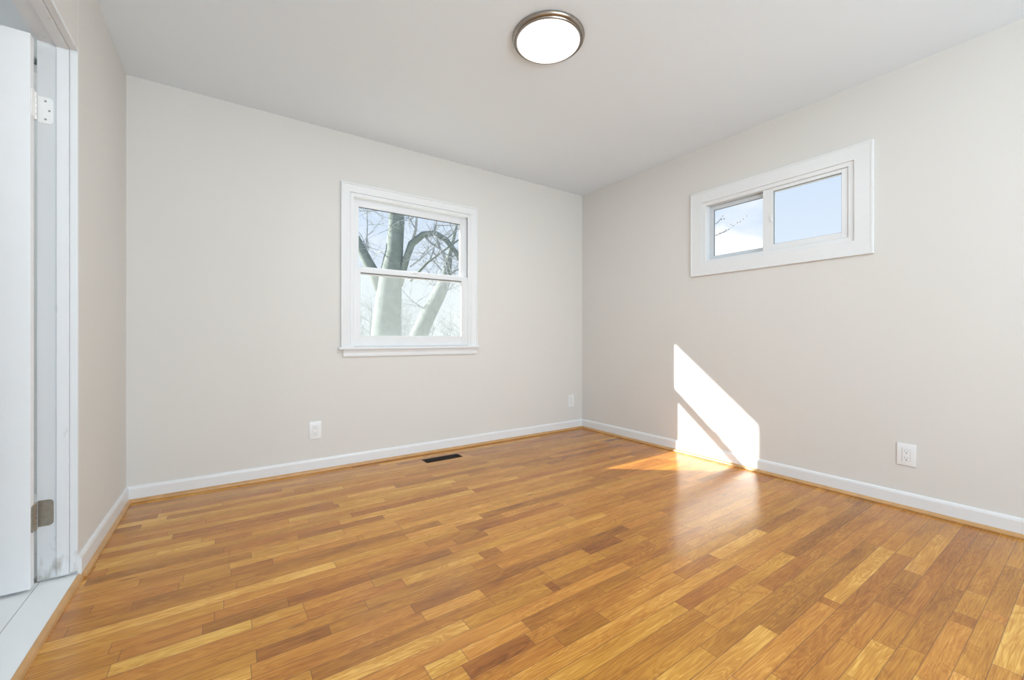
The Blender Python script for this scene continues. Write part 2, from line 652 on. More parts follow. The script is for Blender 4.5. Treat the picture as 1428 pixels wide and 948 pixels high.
# boards that stand out, as (one end, other end, tone -1 dark .. 1 pale)
BOARDS = [
    (350, 852, 516, 804, -.40), (519, 802, 632, 772, -.55), (428, 857, 570, 821, .05), (354, 869, 426, 854, .45),
    (150, 940, 351, 869.5, .9), (357, 907, 460, 878, -.5), (461, 876, 700, 794, -.3), (350, 932, 575, 848, .3),
    (434, 938, 690, 842, -.25), (595, 936, 649, 914, .95), (649, 911, 730, 868, .55), (560, 807, 670, 774, .5),
    (671, 824, 760, 800, -.3), (470, 701, 637, 672, .7), (540, 713, 661, 685, .85), (490, 718, 539, 711, -.5),
    (536, 706, 590, 693, -.5), (598, 692, 654, 682, -.4), (350, 743, 431, 726, .5), (562, 743, 671, 720, .85),
    (507, 750, 560, 737, .5), (350, 770, 480, 742, .55), (350, 783, 500, 752, .35), (634, 755, 680, 745, -.55),
    (677, 742, 800, 711, .5), (414, 743, 535, 721, -.4), (690, 705, 826, 665, .4), (738, 715, 785, 704, -.5),
    (787, 703, 816, 699, .4), (760, 645, 794, 643, -.5), (768, 637, 841, 626, .3), (697, 764, 790, 735, .35),
    (660, 774, 696, 767, -.6), (817, 769, 865, 752, -.8), (866, 732, 930, 716, .3), (770, 807, 846, 777, .3),
    (773, 814, 826, 794, -.45), (650, 870, 780, 831, .2), (740, 874, 840, 824, -.35), (745, 890, 900, 810, .15),
    (773, 887, 842, 860, -.45), (762, 945, 950, 844, .6), (812, 946, 975, 853, -.2), (912, 945, 981, 904, .6),
    (650, 936, 740, 892, -.75), (1030, 826, 1106, 775, .4), (1057, 738, 1120, 712, -.4), (1058, 815, 1119, 773, -.45),
    (1155, 835, 1234, 764, .6), (1165, 790, 1215, 758, -.4), (1066, 874, 1178, 798, -.35), (1025, 945, 1152, 843, .45),
    (1075, 938, 1262, 775, -.3), (1268, 795, 1310, 745, .6), (1250, 815, 1278, 800, -.35), (1180, 940, 1225, 895, .65),
    (1395, 930, 1425, 845, .95), (1310, 860, 1330, 845, -.5), (1325, 850, 1355, 825, .3),
    (130, 795, 300, 757, .7), (120, 812, 312, 770, -.3), (130, 845, 250, 813, .1), (100, 868, 330, 818, -.1),
    (256, 804, 320, 788, .45), (322, 796, 380, 780, -.35), (170, 905, 283, 873, -.1), (290, 875, 400, 830, -.35),
    (1200, 905, 1250, 850, .1), (1262, 900, 1330, 820, -.3), (1330, 935, 1370, 860, .1), (1285, 945, 1340, 870, .35),
    (1340, 765, 1380, 750, -.15), (1375, 850, 1410, 790, -.2), (1100, 940, 1180, 860, -.45),
]
rows = {}
for x0_, y0_, x1_, y1_, tn in BOARDS:
    a, b_ = on_floor(x0_, y0_), on_floor(x1_, y1_)
    r = int(math.floor((a[1] + b_[1]) / 2 / BOARD_W - BOARD_PH))
    rows.setdefault(r, []).append([min(a[0], b_[0]), max(a[0], b_[0]), tn])
bm = bm_new()
uvl = bm.loops.layers.uv.new('board_uv')
cl = bm.loops.layers.float_color.new('board')
X0, X1 = XLn - 0.005, XR + 0.01
k0 = int(math.floor(YF / BOARD_W - BOARD_PH)) - 1
k1 = int(math.ceil(YB / BOARD_W - BOARD_PH)) + 1
for k in range(k0, k1):
    ya, yb_ = max((k + BOARD_PH) * BOARD_W, YF - 0.02), min((k + 1 + BOARD_PH) * BOARD_W, YB + 0.02)
    if yb_ <= ya:
        continue
    fixed, segs, x = sorted(rows.get(k, [])), [], X0 - random.uniform(0.0, 0.7)

    def fill(a, b_):
        while b_ - a > 0.02:
            L = random.choice((0.28, 0.4, 0.52, 0.65, 0.8, 1.0, 1.25)) * random.uniform(0.85, 1.15)
            if b_ - a - L < 0.22:
                L = b_ - a
            t = random.gauss(0.24 if a < 0.9 else -0.06, 0.30)  # boards at the left made paler, standing in for brighter light there
            if random.random() < 0.06:
                t += 0.55
            segs.append((a, a + L, max(-0.8, min(0.9, t))))
            a += L
    for f0, f1, tn in fixed:
        if f0 < x + 0.02:
            f0 = x
        if f1 - f0 < 0.03:
            continue
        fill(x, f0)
        if segs and f0 - segs[-1][1] > 0:
            f0 = segs[-1][1]
        segs.append((f0, f1, tn))
        x = f1
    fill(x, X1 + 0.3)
    yr = (k + BOARD_PH) * BOARD_W
    for a, b_, tn in segs:
        xa, xb = max(a, X0), min(b_, X1)
        if xb <= xa:
            continue
        vs = [bm.verts.new(p) for p in ((xa, ya, 0), (xb, ya, 0), (xb, yb_, 0), (xa, yb_, 0))]
        f = bm.faces.new(vs)
        rn = random.random()
        for lp in f.loops:
            lp[uvl].uv = (lp.vert.co.x - a, lp.vert.co.y - yr)
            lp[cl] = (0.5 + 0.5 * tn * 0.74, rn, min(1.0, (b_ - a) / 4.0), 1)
# underside so the floor is a slab
add_box(bm, X0, X1, YF - 0.02, YB + 0.02, -0.06, -0.002)
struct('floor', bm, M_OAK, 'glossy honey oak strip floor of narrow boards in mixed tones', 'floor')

# tiled floor of the next room, up to the doorway
bm = bm_new()
add_box(bm, -2.4, JX - 0.02, 0.2, 3.6, -0.06, TZ)
add_box(bm, JX - 0.02, -0.481, DY0, DY1 + 0.004, -0.06, TZ)
struct('floor', bm, M_TILE, 'pale grey tiled floor beyond the open doorway', 'floor')

# ------------------------------------------------------------------ walls and ceiling
TW = 0.112   # partition thickness


def lx(y):   # left wall face
    t = (YB - y) / (YB - 2.2)
    return XL + (XLn - XL) * min(1.0, t)


bm = bm_new()
xo = JX - 0.002
add_prism(bm, [(XL, YB + 0.07), (xo, YB + 0.07), (xo, DY1 + 0.012), (lx(DY1), DY1 + 0.012), (XL, YB)], -0.05, H + 0.02)
add_prism(bm, [(XLn, DY1 + 0.012), (xo, DY1 + 0.012), (xo, DY0 - 0.012), (XLn, DY0 - 0.012)], DZ + 0.012, H + 0.02)
add_prism(bm, [(XLn, DY0 - 0.012), (xo, DY0 - 0.012), (xo, YF), (XLn, YF)], -0.05, H + 0.02)
struct('wall_left', bm, M_WALL, 'beige painted wall on the left with the doorway', 'wall')

W1 = (0.742, 1.745, 0.868, 2.012)      # rough opening of the double hung window (x0,x1,z0,z1)
bm = bm_new()
y0, y1 = YB, YB + 0.078
add_box(bm, XL - 0.2, W1[0], y0, y1, -0.05, H + 0.02)
add_box(bm, W1[1], XR + 0.2, y0, y1, -0.05, H + 0.02)
add_box(bm, W1[0], W1[1], y0, y1, -0.05, W1[2])
add_box(bm, W1[0], W1[1], y0, y1, W1[3], H + 0.02)
struct('wall_back', bm, M_WALL, 'greige painted wall with the double hung window', 'wall')

W2 = (0.880, 1.847, 1.512, 2.006)      # opening of the slider (y0,y1,z0,z1)
bm = bm_new()
x0, x1 = XR, XR + 0.11
add_box(bm, x0, x1, YF, W2[0], -0.05, H + 0.02)
add_box(bm, x0, x1, W2[1], YB, -0.05, H + 0.02)
add_box(bm, x0, x1, W2[0], W2[1], -0.05, W2[2])
add_box(bm, x0, x1, W2[0], W2[1], W2[3], H + 0.02)
struct('wall_right', bm, M_WALL, 'greige painted wall with the high slider window', 'wall')

W3 = (-0.30, 2.20, 0.62, 2.15)  # opening of the added window that lets the fill light in
bm = bm_new()
y0, y1 = YF - 0.12, YF
add_box(bm, -0.62, W3[0], y0, y1, -0.05, H + 0.02)
add_box(bm, W3[1], XR + 0.11, y0, y1, -0.05, H + 0.02)
add_box(bm, W3[0], W3[1], y0, y1, -0.05, W3[2])
add_box(bm, W3[0], W3[1], y0, y1, W3[3], H + 0.02)
struct('wall_front', bm, M_WALL, 'greige painted wall behind the camera with an opening added for fill light', 'wall')

bm = bm_new()
add_box(bm, -0.62, XR + 0.11, YF - 0.12, YB + 0.078, H, H + 0.15)
struct('ceiling', bm, M_CEIL, 'plain pale grey painted ceiling', 'ceiling')

# roof overhang outside the back wall, unseen, added to cut the sun patch's top
bm = bm_new()
add_box(bm, -3.0, 5.5, YB + 0.079, 3.80, 2.358, 2.40)
add_box(bm, -3.0, 5.5, 3.78, 3.80, 2.358, 2.54)
struct('added_eave', bm, M_TRIM, 'unseen white boxed eave added above the double hung window to trim the sun', 'added_eave')

# next room shell
M_WALL2 = mat('next_room_paint', (0.78, 0.81, 0.82), 0.8, noise_amt=0.01)
bm = bm_new()
add_box(bm, -2.5, -2.4, 0.1, 3.7, -0.05, H)
add_box(bm, -2.4, xo, 3.6, 3.7, -0.05, H)
add_box(bm, -2.4, xo, 0.1, 0.2, -0.05, H)
struct('wall_far', bm, M_WALL2, 'grey walls of the tiled room beyond the doorway', 'wall')
bm = bm_new()
add_box(bm, -2.5, xo, 0.1, 3.7, H, H + 0.1)
struct('ceiling', bm, M_WALL2, 'grey ceiling of the tiled room beyond the doorway', 'ceiling')

# ------------------------------------------------------------------ baseboards and shoe mouldings
BB, BT = 0.0905, 0.012
base_prof = [(0, 0.003), (BT, 0.003), (BT, BB - 0.016), (BT * 0.75, BB - 0.006), (BT * 0.4, BB), (0, BB)]
SH, SD = 0.019, 0.0155
shoe_prof = [(BT, 0.0012), (BT + SD, 0.0012)] + [(BT + SD * math.cos(a), SH * math.sin(a)) for a in
                                            (0.35, 0.7, 1.05, 1.35)] + [(BT, SH)]
LB = Vector((XL, YB, 0)).to_2d()
L_end = Vector((lx(DY1), DY1)).to_2d()
dirL = (LB - L_end).normalized()
nL = Vector((dirL.y, -dirL.x))
for nm, p0, p1, n_, c0, c1, lb in (
        ('back', (XL, YB), (XR, YB), (0, -1), 1, 1, 'under the double hung window'),
        ('right', (XR, YB), (XR, YF), (-1, 0), 1, 1, 'along the wall with the sun patch'),
        ('left', tuple(L_end), (XL, YB), tuple(nL), 0, 1, 'short, beside the doorway')):
    bm = bm_new()
    add_strip(bm, base_prof, p0, p1, n_, c0, c1)
    struct('baseboard_' + nm, bm, M_TRIM, 'white painted baseboard ' + lb, 'baseboard')
    bm = bm_new()
    add_strip(bm, shoe_prof, p0, p1, n_, c0, c1)
    struct('trim_' + {'back': '1', 'right': '2', 'left': '3'}[nm], bm, M_SHOE,
           'honey oak quarter round at the floor ' + lb, 'moulding', smooth=True)
bm = bm_new()
add_strip(bm, base_prof, (XR, YF), (XLn, YF), (0, 1), 1, 1)
struct('baseboard_front', bm, M_TRIM, 'white painted baseboard behind the camera', 'baseboard')
# quarter round against the raised tile edge in the doorway
bm = bm_new()
thr = [(0, 0.0), (0.0165, 0.0)] + [(0.0165 * math.cos(a), 0.021 * math.sin(a)) for a in (0.35, 0.7, 1.05, 1.35)] + [(0, 0.021)]
add_strip(bm, thr, (-0.481, DY0), (-0.481, DY1 - 0.006), (1, 0))
struct('trim_4', bm, M_SHOE, 'honey oak quarter round along the tile edge in the doorway', 'moulding', smooth=True)

# ------------------------------------------------------------------ door frame
bm = bm_new()
gap = 0.007
# lining: hinge side, head, lock side
add_box(bm, JX, -0.502, DY1, DY1 + 0.012, TZ + gap, DZ + 0.012)
add_box(bm, JX, -0.502, DY0 - 0.012, DY0, TZ + gap, DZ + 0.012)
add_box(bm, JX, -0.502, DY0, DY1, DZ, DZ + 0.012)
# edge strip next to the room, standing a little proud
ex0, ex1 = -0.5035, -0.4815
add_box(bm, ex0, ex1, DY1 - 0.003, DY1 + 0.012, TZ + gap + 0.006, DZ + 0.012, 0.0012)
add_box(bm, ex0, ex1, DY0 - 0.012, DY0 + 0.003, TZ + gap, DZ + 0.012, 0.0012)
add_box(bm, ex0, ex1, DY0 + 0.003, DY1 - 0.003, DZ - 0.003, DZ + 0.012, 0.0012)
# door stops
sx0, sx1 = -0.5375, -0.5045
add_box(bm, sx0, sx1, DY1 - 0.010, DY1 - 0.0001, TZ + gap + 0.003, DZ - 0.0001, 0.001)
add_box(bm, sx0, sx1, DY0 + 0.0001, DY0 + 0.010, TZ + gap, DZ - 0.0001, 0.001)
add_box(bm, sx0, sx1, DY0 + 0.010, DY1 - 0.010, DZ - 0.010, DZ - 0.0001, 0.001)
struct('trim_5', bm, M_FRAME, 'white painted door frame with stop, scuffed near the floor', 'door frame')

# ------------------------------------------------------------------ door, opened square to the wall
PX, PY = -0.5955, 2.268                 # hinge pin
DX1 = -0.588                            # hinge edge of the slab
DYF, DYB = 2.2165, 2.2515
DTOP, DBOT = 2.038, TZ + 0.011
bm = bm_new()
add_box(bm, DX1 - 0.745, DX1, DYF, DYB, DBOT, DTOP, 0.0015)
door = struct('door_1', bm, M_DOOR, 'plain white flush door standing open beyond the doorway', 'door')


def leaf(bm, cx, cz, w, h, r, place):
    """rounded plate; place(u, z, t) -> world"""
    out = []
    for (sx, sz) in ((1, 1), (1, -1)):
        for k in range(6):
            a = math.pi / 2 * k / 5
            out.append((cx + (w - r) + r * (math.sin(a) if sz > 0 else math.cos(a)),
                        cz + sz * ((h / 2 - r) + r * (math.cos(a) if sz > 0 else math.sin(a)))))
    out += [(cx, cz - h / 2), (cx, cz + h / 2)]
    A = [bm.verts.new(place(u, z, 0)) for u, z in out]
    B = [bm.verts.new(place(u, z, 1)) for u, z in out]
    bm.faces.new(A)
    bm.faces.new(B[::-1])
    for i in range(len(A)):
        j = (i + 1) % len(A)
        bm.faces.new([A[i], B[i], B[j], A[j]])


def hinge(cz, m, lab, zdrop=0.0):
    hh = 0.102
    # knuckle
    bm = bm_new()
    kx, ky = -0.5895, 2.262
    for k in range(5):
        z0_ = cz - hh / 2 + k * hh / 5
        add_lathe(bm, [(0, 0.0006), (0.0058, 0.0006), (0.0062, 0.0016), (0.0062, hh / 5 - 0.0016), (0.0058, hh / 5 - 0.0006),
                       (0, hh / 5 - 0.0006)], (kx, ky, z0_), 16)
    h = obj('hinge', bm, m, smooth=True)
    h.parent = door
    h['label'] = lab
    # leaf on the frame
    bm = bm_new()
    leaf(bm, 0, cz, 0.041, hh - 0.004, 0.013, lambda u, z, t: (-0.5875 + u, DY1 - 0.0001 - 0.0022 * t, z))
    a = obj('hinge_leaf', bm, m)
    a.parent = h
    # leaf on the door edge
    bm = bm_new()
    leaf(bm, 0, cz, 0.032, hh - 0.004, 0.010, lambda u, z, t: (DX1 + 0.0001 + 0.0022 * t, 2.2535 - u, z))
    b = obj('hinge_leaf', bm, m)
    b.parent = h
    for (du, dz) in ((0.020, 0.034), (0.030, 0.0), (0.020, -0.034)):
        bm = bm_new()
        c = Vector((-0.5875 + du, DY1 - 0.0024, cz + dz))
        seg = 12
        r0 = [bm.verts.new(c + Vector((0.0036 * math.cos(2 * math.pi * i / seg), 0, 0.0036 * math.sin(2 * math.pi * i / seg)))) for i in range(seg)]
        r1 = [bm.verts.new(v.co + Vector((0, -0.0008, 0))) for v in r0]
        bm.faces.new(r0)
        bm.faces.new(r1[::-1])
        for i in range(seg):
            bm.faces.new([r0[i], r0[(i + 1) % seg], r1[(i + 1) % seg], r1[i]])
        s = obj('screw', bm, M_SCREW)
        s.parent = h
    return h


hinge(1.797, M_HINGEW, 'upper hinge, painted white')
hinge(0.278, M_HINGE, 'lower hinge, bare satin metal')

# ------------------------------------------------------------------ window 1: double hung, in the back wall
back = lambda u, h, z: (u, YB - h, z)
bm = bm_new()
# colonial casing: back band, flat, cove
prof = [(0.0, 0.0), (0.0, 0.017), (0.004, 0.020), (0.012, 0.020), (0.015, 0.016), (0.045, 0.013), (0.056, 0.009),
        (0.062, 0.010), (0.066, 0.0095), (0.0675, 0.0)]
add_frame(bm, back, 0.676, 1.8125, 0.8735, 2.0815, prof, open_bottom=True)
win1 = struct('window_1', bm, M_TRIM, 'white double hung window with moulded casing, bare trees outside', 'window', smooth=True)
# jamb box and inner stops
bm = bm_new()
add_frame(bm, back, 0.7425, 1.7445, 0.8735, 2.0115, [(0, 0.012), (0.011, 0.012), (0.011, -0.068), (0, -0.068)], open_bottom=True)
add_frame(bm, back, 0.7535, 1.7335, 0.8735, 2.0005, [(0, 0.010), (0.014, 0.008), (0.016, 0.0035), (0, 0.0035)], open_bottom=True)
add_box(bm, 0.7425, 1.7445, YB + 0.004, YB + 0.075, 0.8690, 0.8790)      # sill under the sash
obj('window_frame', bm, M_TRIM, win1, smooth=True)
bm = bm_new()
add_box(bm, 0.6600, 1.8230, YB - 0.034, YB + 0.004, 0.8560, 0.8735, 0.004)
obj('window_stool', bm, M_TRIM, win1)
bm = bm_new()
ap = [(0, 0.803), (0.012, 0.803), (0.015, 0.812), (0.011, 0.826), (0.013, 0.8345), (0.018, 0.845), (0.018, 0.8560), (0, 0.8560)]
add_strip(bm, ap, (0.692, YB), (1.806, YB), (0, -1))
obj('window_apron', bm, M_TRIM, win1, smooth=True)


def sash(u0, u1, z0, z1, g0, g1, gz0, gz1, yf, depth, mapf, parent, m, gm=None):
    """stiles and rails with a bevelled glazing stop round the pane"""
    bm = bm_new()
    def q(u, d, z):
        return mapf(u, -(yf + d), z)
    def bx(a0, a1, c0, c1, bev=0.0015):
        vs = []
        for u in (a0, a1):
            for d in (0, depth):
                for z in (c0, c1):
                    vs.append(bm.verts.new(q(u, d, z)))
        fs = []
        for qd in ((0, 1, 3, 2), (4, 6, 7, 5), (0, 4, 5, 1), (2, 3, 7, 6), (0, 2, 6, 4), (1, 5, 7, 3)):
            fs.append(bm.faces.new([vs[i] for i in qd]))
        es = list({e for f in fs for e in f.edges})
        bmesh.ops.bevel(bm, geom=es, offset=bev, segments=2, affect='EDGES')
    bx(u0, g0, z0, z1)
    bx(g1, u1, z0, z1)
    bx(g0, g1, z0, gz0)
    bx(g0, g1, gz1, z1)
    s = obj('sash', bm, m, parent, smooth=True)
    # dark glazing bead line
    bm = bm_new()
    add_frame(bm, lambda u, h, z: q(u, -h, z), g0, g1, gz0, gz1,
              [(0, -0.006), (0.0018, -0.006), (0.0018, -0.013), (0, -0.013)])
    obj('gasket', bm, gm or M_GASKET_SHADE, s)
    bm = bm_new()
    vs = [bm.verts.new(q(u, 0.010, z)) for u, z in ((g0, gz0), (g1, gz0), (g1, gz1), (g0, gz1))]
    bm.faces.new(vs)
    obj('glass_pane', bm, M_GLASS, s)
    return s


M_BEAD = mat('white_glazing_bead', (0.70, 0.70, 0.68), 0.4, noise_amt=0.01)
sash(0.7540, 1.7325, 1.420, 1.988, 0.810, 1.663, 1.4775, 1.9280, 0.028, 0.026, back, win1, M_VINYL, M_BEAD)
low = sash(0.7670, 1.7200, 0.8795, 1.4660, 0.816, 1.6600, 0.9560, 1.4305, -0.003, 0.028, back, win1, M_VINYL, M_BEAD)
# thin dark strips painting a shadow line under the head of both panes
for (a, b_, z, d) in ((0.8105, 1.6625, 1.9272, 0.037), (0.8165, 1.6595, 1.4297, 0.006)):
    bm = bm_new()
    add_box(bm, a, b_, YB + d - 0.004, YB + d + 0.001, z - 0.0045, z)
    obj('shade_strip', bm, M_GASKET_SHADE, win1)
bm = bm_new()
add_box(bm, 1.215, 1.275, YB - 0.011, YB - 0.0032, 1.4560, 1.4675, 0.002)
obj('sash_lock', bm, M_VINYL, low)
# insect screen outside the lower half
bm = bm_new()
vs = [bm.verts.new((u, YB + 0.0745, z)) for u, z in ((0.760, 0.885), (1.727, 0.885), (1.727, 1.475), (0.760, 1.475))]
bm.faces.new(vs)
obj('insect_screen', bm, M_SCREEN, win1)

# ------------------------------------------------------------------ window 2: horizontal slider high in the right wall
right = lambda u, h, z: (XR - h, u, z)
bm = bm_new()
prof = [(0.0, 0.0), (0.0, 0.016), (0.002, 0.018), (0.012, 0.018), (0.0135, 0.0165), (0.088, 0.0155), (0.0895, 0.014), (0.0895, 0.0)]
add_frame(bm, right, 0.7925, 1.9370, 1.4290, 2.0880, prof)
win2 = struct('window_2', bm, M_TRIM, 'small white horizontal slider window high on the wall, sky outside', 'window')
bm = bm_new()
add_frame(bm, right, 0.8810, 1.8460, 1.5130, 2.0050, [(0, 0.012), (0.003, 0.012), (0.003, 0.007), (0.031, 0.006),
                                                    (0.034, 0.003), (0.034, -0.060), (0.040, -0.060), (0.040, -0.10), (0, -0.10)])
obj('window_frame', bm, M_VINYL, win2)
# outer (fixed) sash at the far end, inner sash at the near end
sash(1.3650, 1.8120, 1.5470, 1.9700, 1.4000, 1.7800, 1.5800, 1.9380, 0.046, 0.022, right, win2, M_VINYLG)
sash(0.9155, 1.3985, 1.5470, 1.9700, 0.9480, 1.3310, 1.5830, 1.9480, 0.001, 0.032, right, win2, M_VINYL)
bm = bm_new()
add_box(bm, XR - 0.0055, XR + 0.0015, 1.338, 1.352, 1.74, 1.79, 0.002)
obj('sash_latch', bm, M_VINYL, win2)

# window 3, unseen, made up behind the camera to admit the fill light
bm = bm_new()
front = lambda u, h, z: (u, YF + h, z)
add_frame(bm, front, W3[0] - 0.07, W3[1] + 0.07, W3[2] - 0.07, W3[3] + 0.07,
          [(0.0, 0.0), (0.0, 0.018), (0.070, 0.012), (0.0705, 0.0)])
win3 = struct('added_window_3', bm, M_TRIM, 'wide white framed window added behind the camera for fill light', 'window')
bm = bm_new()
add_frame(bm, front, W3[0], W3[1], W3[2], W3[3], [(0.0, -0.03), (0.04, -0.03), (0.04, -0.07), (0.0, -0.07)])
add_box(bm, 0.93, 0.97, YF - 0.07, YF - 0.03, W3[2] + 0.04, W3[3] - 0.04)
obj('window_frame', bm, M_VINYL, win3)
bm = bm_new()
vs = [bm.verts.new((u, YF - 0.05, z)) for u, z in ((W3[0], W3[2]), (W3[1], W3[2]), (W3[1], W3[3]), (W3[0], W3[3]))]
bm.faces.new(vs)
obj('glass_pane', bm, M_GLASS, win3)

# ------------------------------------------------------------------ ceiling light
LC = (1.321, 1.607)
lamp = tag(empty('ceiling_light', (LC[0], LC[1], H)), 'round flush ceiling light with brushed nickel rim and white diffuser',
           'ceiling light')
bm = bm_new()
add_lathe(bm, [(0, 0), (0.1765, 0), (0.1800, -0.003), (0.1803, -0.007), (0.1780, -0.014), (0.1730, -0.0195), (0.1700, -0.021),
               (0.1692, -0.0190), (0.1668, -0.0190), (0.1660, -0.0215), (0.1640, -0.0250), (0.1575, -0.0258), (0.1568, -0.021),
               (0, -0.021)], (0, 0, 0), 96)
child('rim', bm, M_NICKEL, lamp, smooth=True)
bm = bm_new()
add_lathe(bm, [(0.1563, -0.0215), (0.1563, -0.0262), (0.153, -0.0285), (0.140, -0.0315), (0.10, -0.0350), (0.06, -0.0370), (0, -0.038)],
          (0, 0, 0), 96)
child('diffuser', bm, M_DIFF, lamp, smooth='full')
# the lamp's own light, leaving through the diffuser
ll = bpy.data.lights.new('ceiling_light_glow', 'AREA')
ll.shape, ll.size, ll.energy, ll.color = 'DISK', 0.26, 15.8, (0.92, 0.975, 1.0)
llo = bpy.data.objects.new('ceiling_light_glow', ll)
C.objects.link(llo)
llo.location = (LC[0], LC[1], H - 0.0395)

# ------------------------------------------------------------------ outlets
def outlet(loc, rz, w, h, label, jack=False):
    t = tag(empty('wall_outlet', loc, rz), label, 'outlet')
    # local frame: x along the wall, -y into the room, z up
    bm = bm_new()
    add_box(bm, -w / 2, w / 2, -0.0062, 0.0, -h / 2, h / 2, 0.0022)
    child('cover_plate', bm, M_PLATE, t, smooth=True)
    bm = bm_new()
    iw, ih = (0.0330, 0.0668)
    add_box(bm, -iw / 2, iw / 2, -0.0084, -0.0060, -ih / 2, ih / 2, 0.0008)
    r = child('receptacle', bm, M_PLATE, t)
    bm = bm_new()
    for x_ in (-iw / 2 - 0.0006, iw / 2 + 0.0001):
        add_box(bm, x_, x_ + 0.0005, -0.0066, -0.0061, -ih / 2, ih / 2)
    for z_ in (-ih / 2 - 0.0006, ih / 2 + 0.0001):
        add_box(bm, -iw / 2, iw / 2, -0.0066, -0.0061, z_, z_ + 0.0005)
    child('shadow_joint', bm, M_GASKET_SHADE, r)
    for cz in (0.0185, -0.0185):
        for (dx, sw, sh) in ((-0.0062, 0.0013, 0.0078), (0.0062, 0.0013, 0.0066)):
            bm = bm_new()
            add_box(bm, dx - sw / 2, dx + sw / 2, -0.0087, -0.0083, cz + 0.003 - sh / 2, cz + 0.003 + sh / 2)
            child('slot', bm, M_SLOT, r)
        bm = bm_new()
        add_box(bm, -0.0024, 0.0024, -0.0087, -0.0083, cz - 0.0105, cz - 0.0060, 0.0002)
        child('slot', bm, M_SLOT, r)
    for z_ in (0.0485, -0.0485):
        bm = bm_new()
        seg = 14
        r0 = [bm.verts.new((0.003 * math.cos(2 * math.pi * i / seg), -0.0064, z_ + 0.003 * math.sin(2 * math.pi * i / seg))) for i in range(seg)]
        r1 = [bm.verts.new((v.co.x, -0.0060, v.co.z)) for v in r0]
        bm.faces.new(r0)
        for i in range(seg):
            bm.faces.new([r0[i], r0[(i + 1) % seg], r1[(i + 1) % seg], r1[i]])
        child('screw', bm, M_PLATE, t)
    return t


outlet((0.5075, YB, 0.2915), 0, 0.078, 0.124, 'white wall outlet to the lower left of the double hung window')
outlet((2.9255, YB, 0.2940), 0, 0.076, 0.122, 'white wall outlet on the back wall near the far corner')
outlet((XR, 0.6535, 0.2965), -math.pi / 2, 0.079, 0.120, 'white wall outlet on the right wall, right of the sun patch')

# ------------------------------------------------------------------ floor register
vent = tag(empty('floor_vent', (1.3855, 2.9795, 0)), 'dark bronze floor register near the baseboard under the window', 'floor vent')
bm = bm_new()
vw, vd = 0.302, 0.098
add_frame(bm, lambda u, h, z: (u, z, h), -vw / 2, vw / 2, -vd / 2, vd / 2,
          [(0, 0.0002), (0.001, 0.0022), (0.010, 0.0040), (0.012, 0.0030), (0.012, 0.0002)])
child('frame', bm, M_VENT, vent)
bm = bm_new()
add_box(bm, -vw / 2 + 0.011, vw / 2 - 0.011, -vd / 2 + 0.011, vd / 2 - 0.011, 0.0002, 0.0008)
child('back_plate', bm, M_DARKGAP, vent)
for k in range(3):
    bm = bm_new()
    add_box(bm, -vw / 2 + 0.0115, vw / 2 - 0.0115, -0.0215 + 0.0185 * k, -0.0185 + 0.0185 * k, 0.0008, 0.0034)
    child('bar', bm, M_VENT, vent)
for k in range(22):
    bm = bm_new()
    xk = -vw / 2 + 0.022 + k * (vw - 0.044) / 21
    add_box(bm, xk - 0.001, xk + 0.001, -vd / 2 + 0.012, vd / 2 - 0.012, 0.0008, 0.0030)
    child('louver', bm, M_VENT, vent)
bm = bm_new()
add_box(bm, 0.118, 0.124, -0.016, -0.004, 0.003, 0.008, 0.001)
child('lever', bm, M_VENT, vent)

# ------------------------------------------------------------------ outside
def bark(name, c, amt=0.25):
    return mat(name, c, 0.9, spec=0.2, noise_amt=amt, noise_scale=7, bump=0.5, bump_scale=18)


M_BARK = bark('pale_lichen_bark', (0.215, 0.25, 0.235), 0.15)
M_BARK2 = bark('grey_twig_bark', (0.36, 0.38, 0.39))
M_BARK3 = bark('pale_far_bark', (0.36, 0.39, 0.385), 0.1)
M_BUD = bark('brown_bud', (0.24, 0.20, 0.18))
M_GROUND = mat('winter_ground', (0.42, 0.42, 0.36), 0.95, noise_amt=0.2, noise_scale=0.6)
bm = bm_new()
add_box(bm, -70, 90, -60, 110, -0.9, -0.7)
tag(obj('ground', bm, M_GROUND), 'dull winter lawn outside the house', 'ground', kind='structure')


def ray_at(px, py, depth):
    """point seen at a spot of the photograph, at a given distance ahead of the camera"""
    c, s = math.cos(YAW), math.sin(YAW)
    a = (px - 714.0) / FPX
    return Vector(((s + c * a) * depth, (c - s * a) * depth, CAM_H - (py - 472.07) / FPX * depth))


def grow(bm, p, d, length, r, level, rng, seg=5, spread=0.6, droop=0.0):
    """a twisting branch with side twigs"""
    n_ = 5
    pts, rad = [p.copy()], [r]
    q, dd = p.copy(), d.normalized()
    for i in range(n_):
        dd = (dd + Vector((rng.gauss(0, 0.14), rng.gauss(0, 0.14), rng.gauss(0, 0.12) - droop))).normalized()
        q = q + dd * length / n_
        pts.append(q.copy())
        rad.append(max(0.0016, r * (1 - 0.75 * (i + 1) / n_)))
    add_tube(bm, pts, rad, seg)
    if level <= 0:
        return
    for i in range(1, n_ + 1):
        for _ in range(2 if rng.random() < 0.7 else 1):
            side = Vector((rng.gauss(0, 1), rng.gauss(0, 1), rng.gauss(0.2, 0.8))).normalized()
            nd = (dd * (1 - spread) + side * spread * 1.3).normalized()
            grow(bm, pts[i], nd, length * rng.uniform(0.42, 0.68), rad[i] * 0.62, level - 1, rng, max(3, seg - 1), spread, droop)


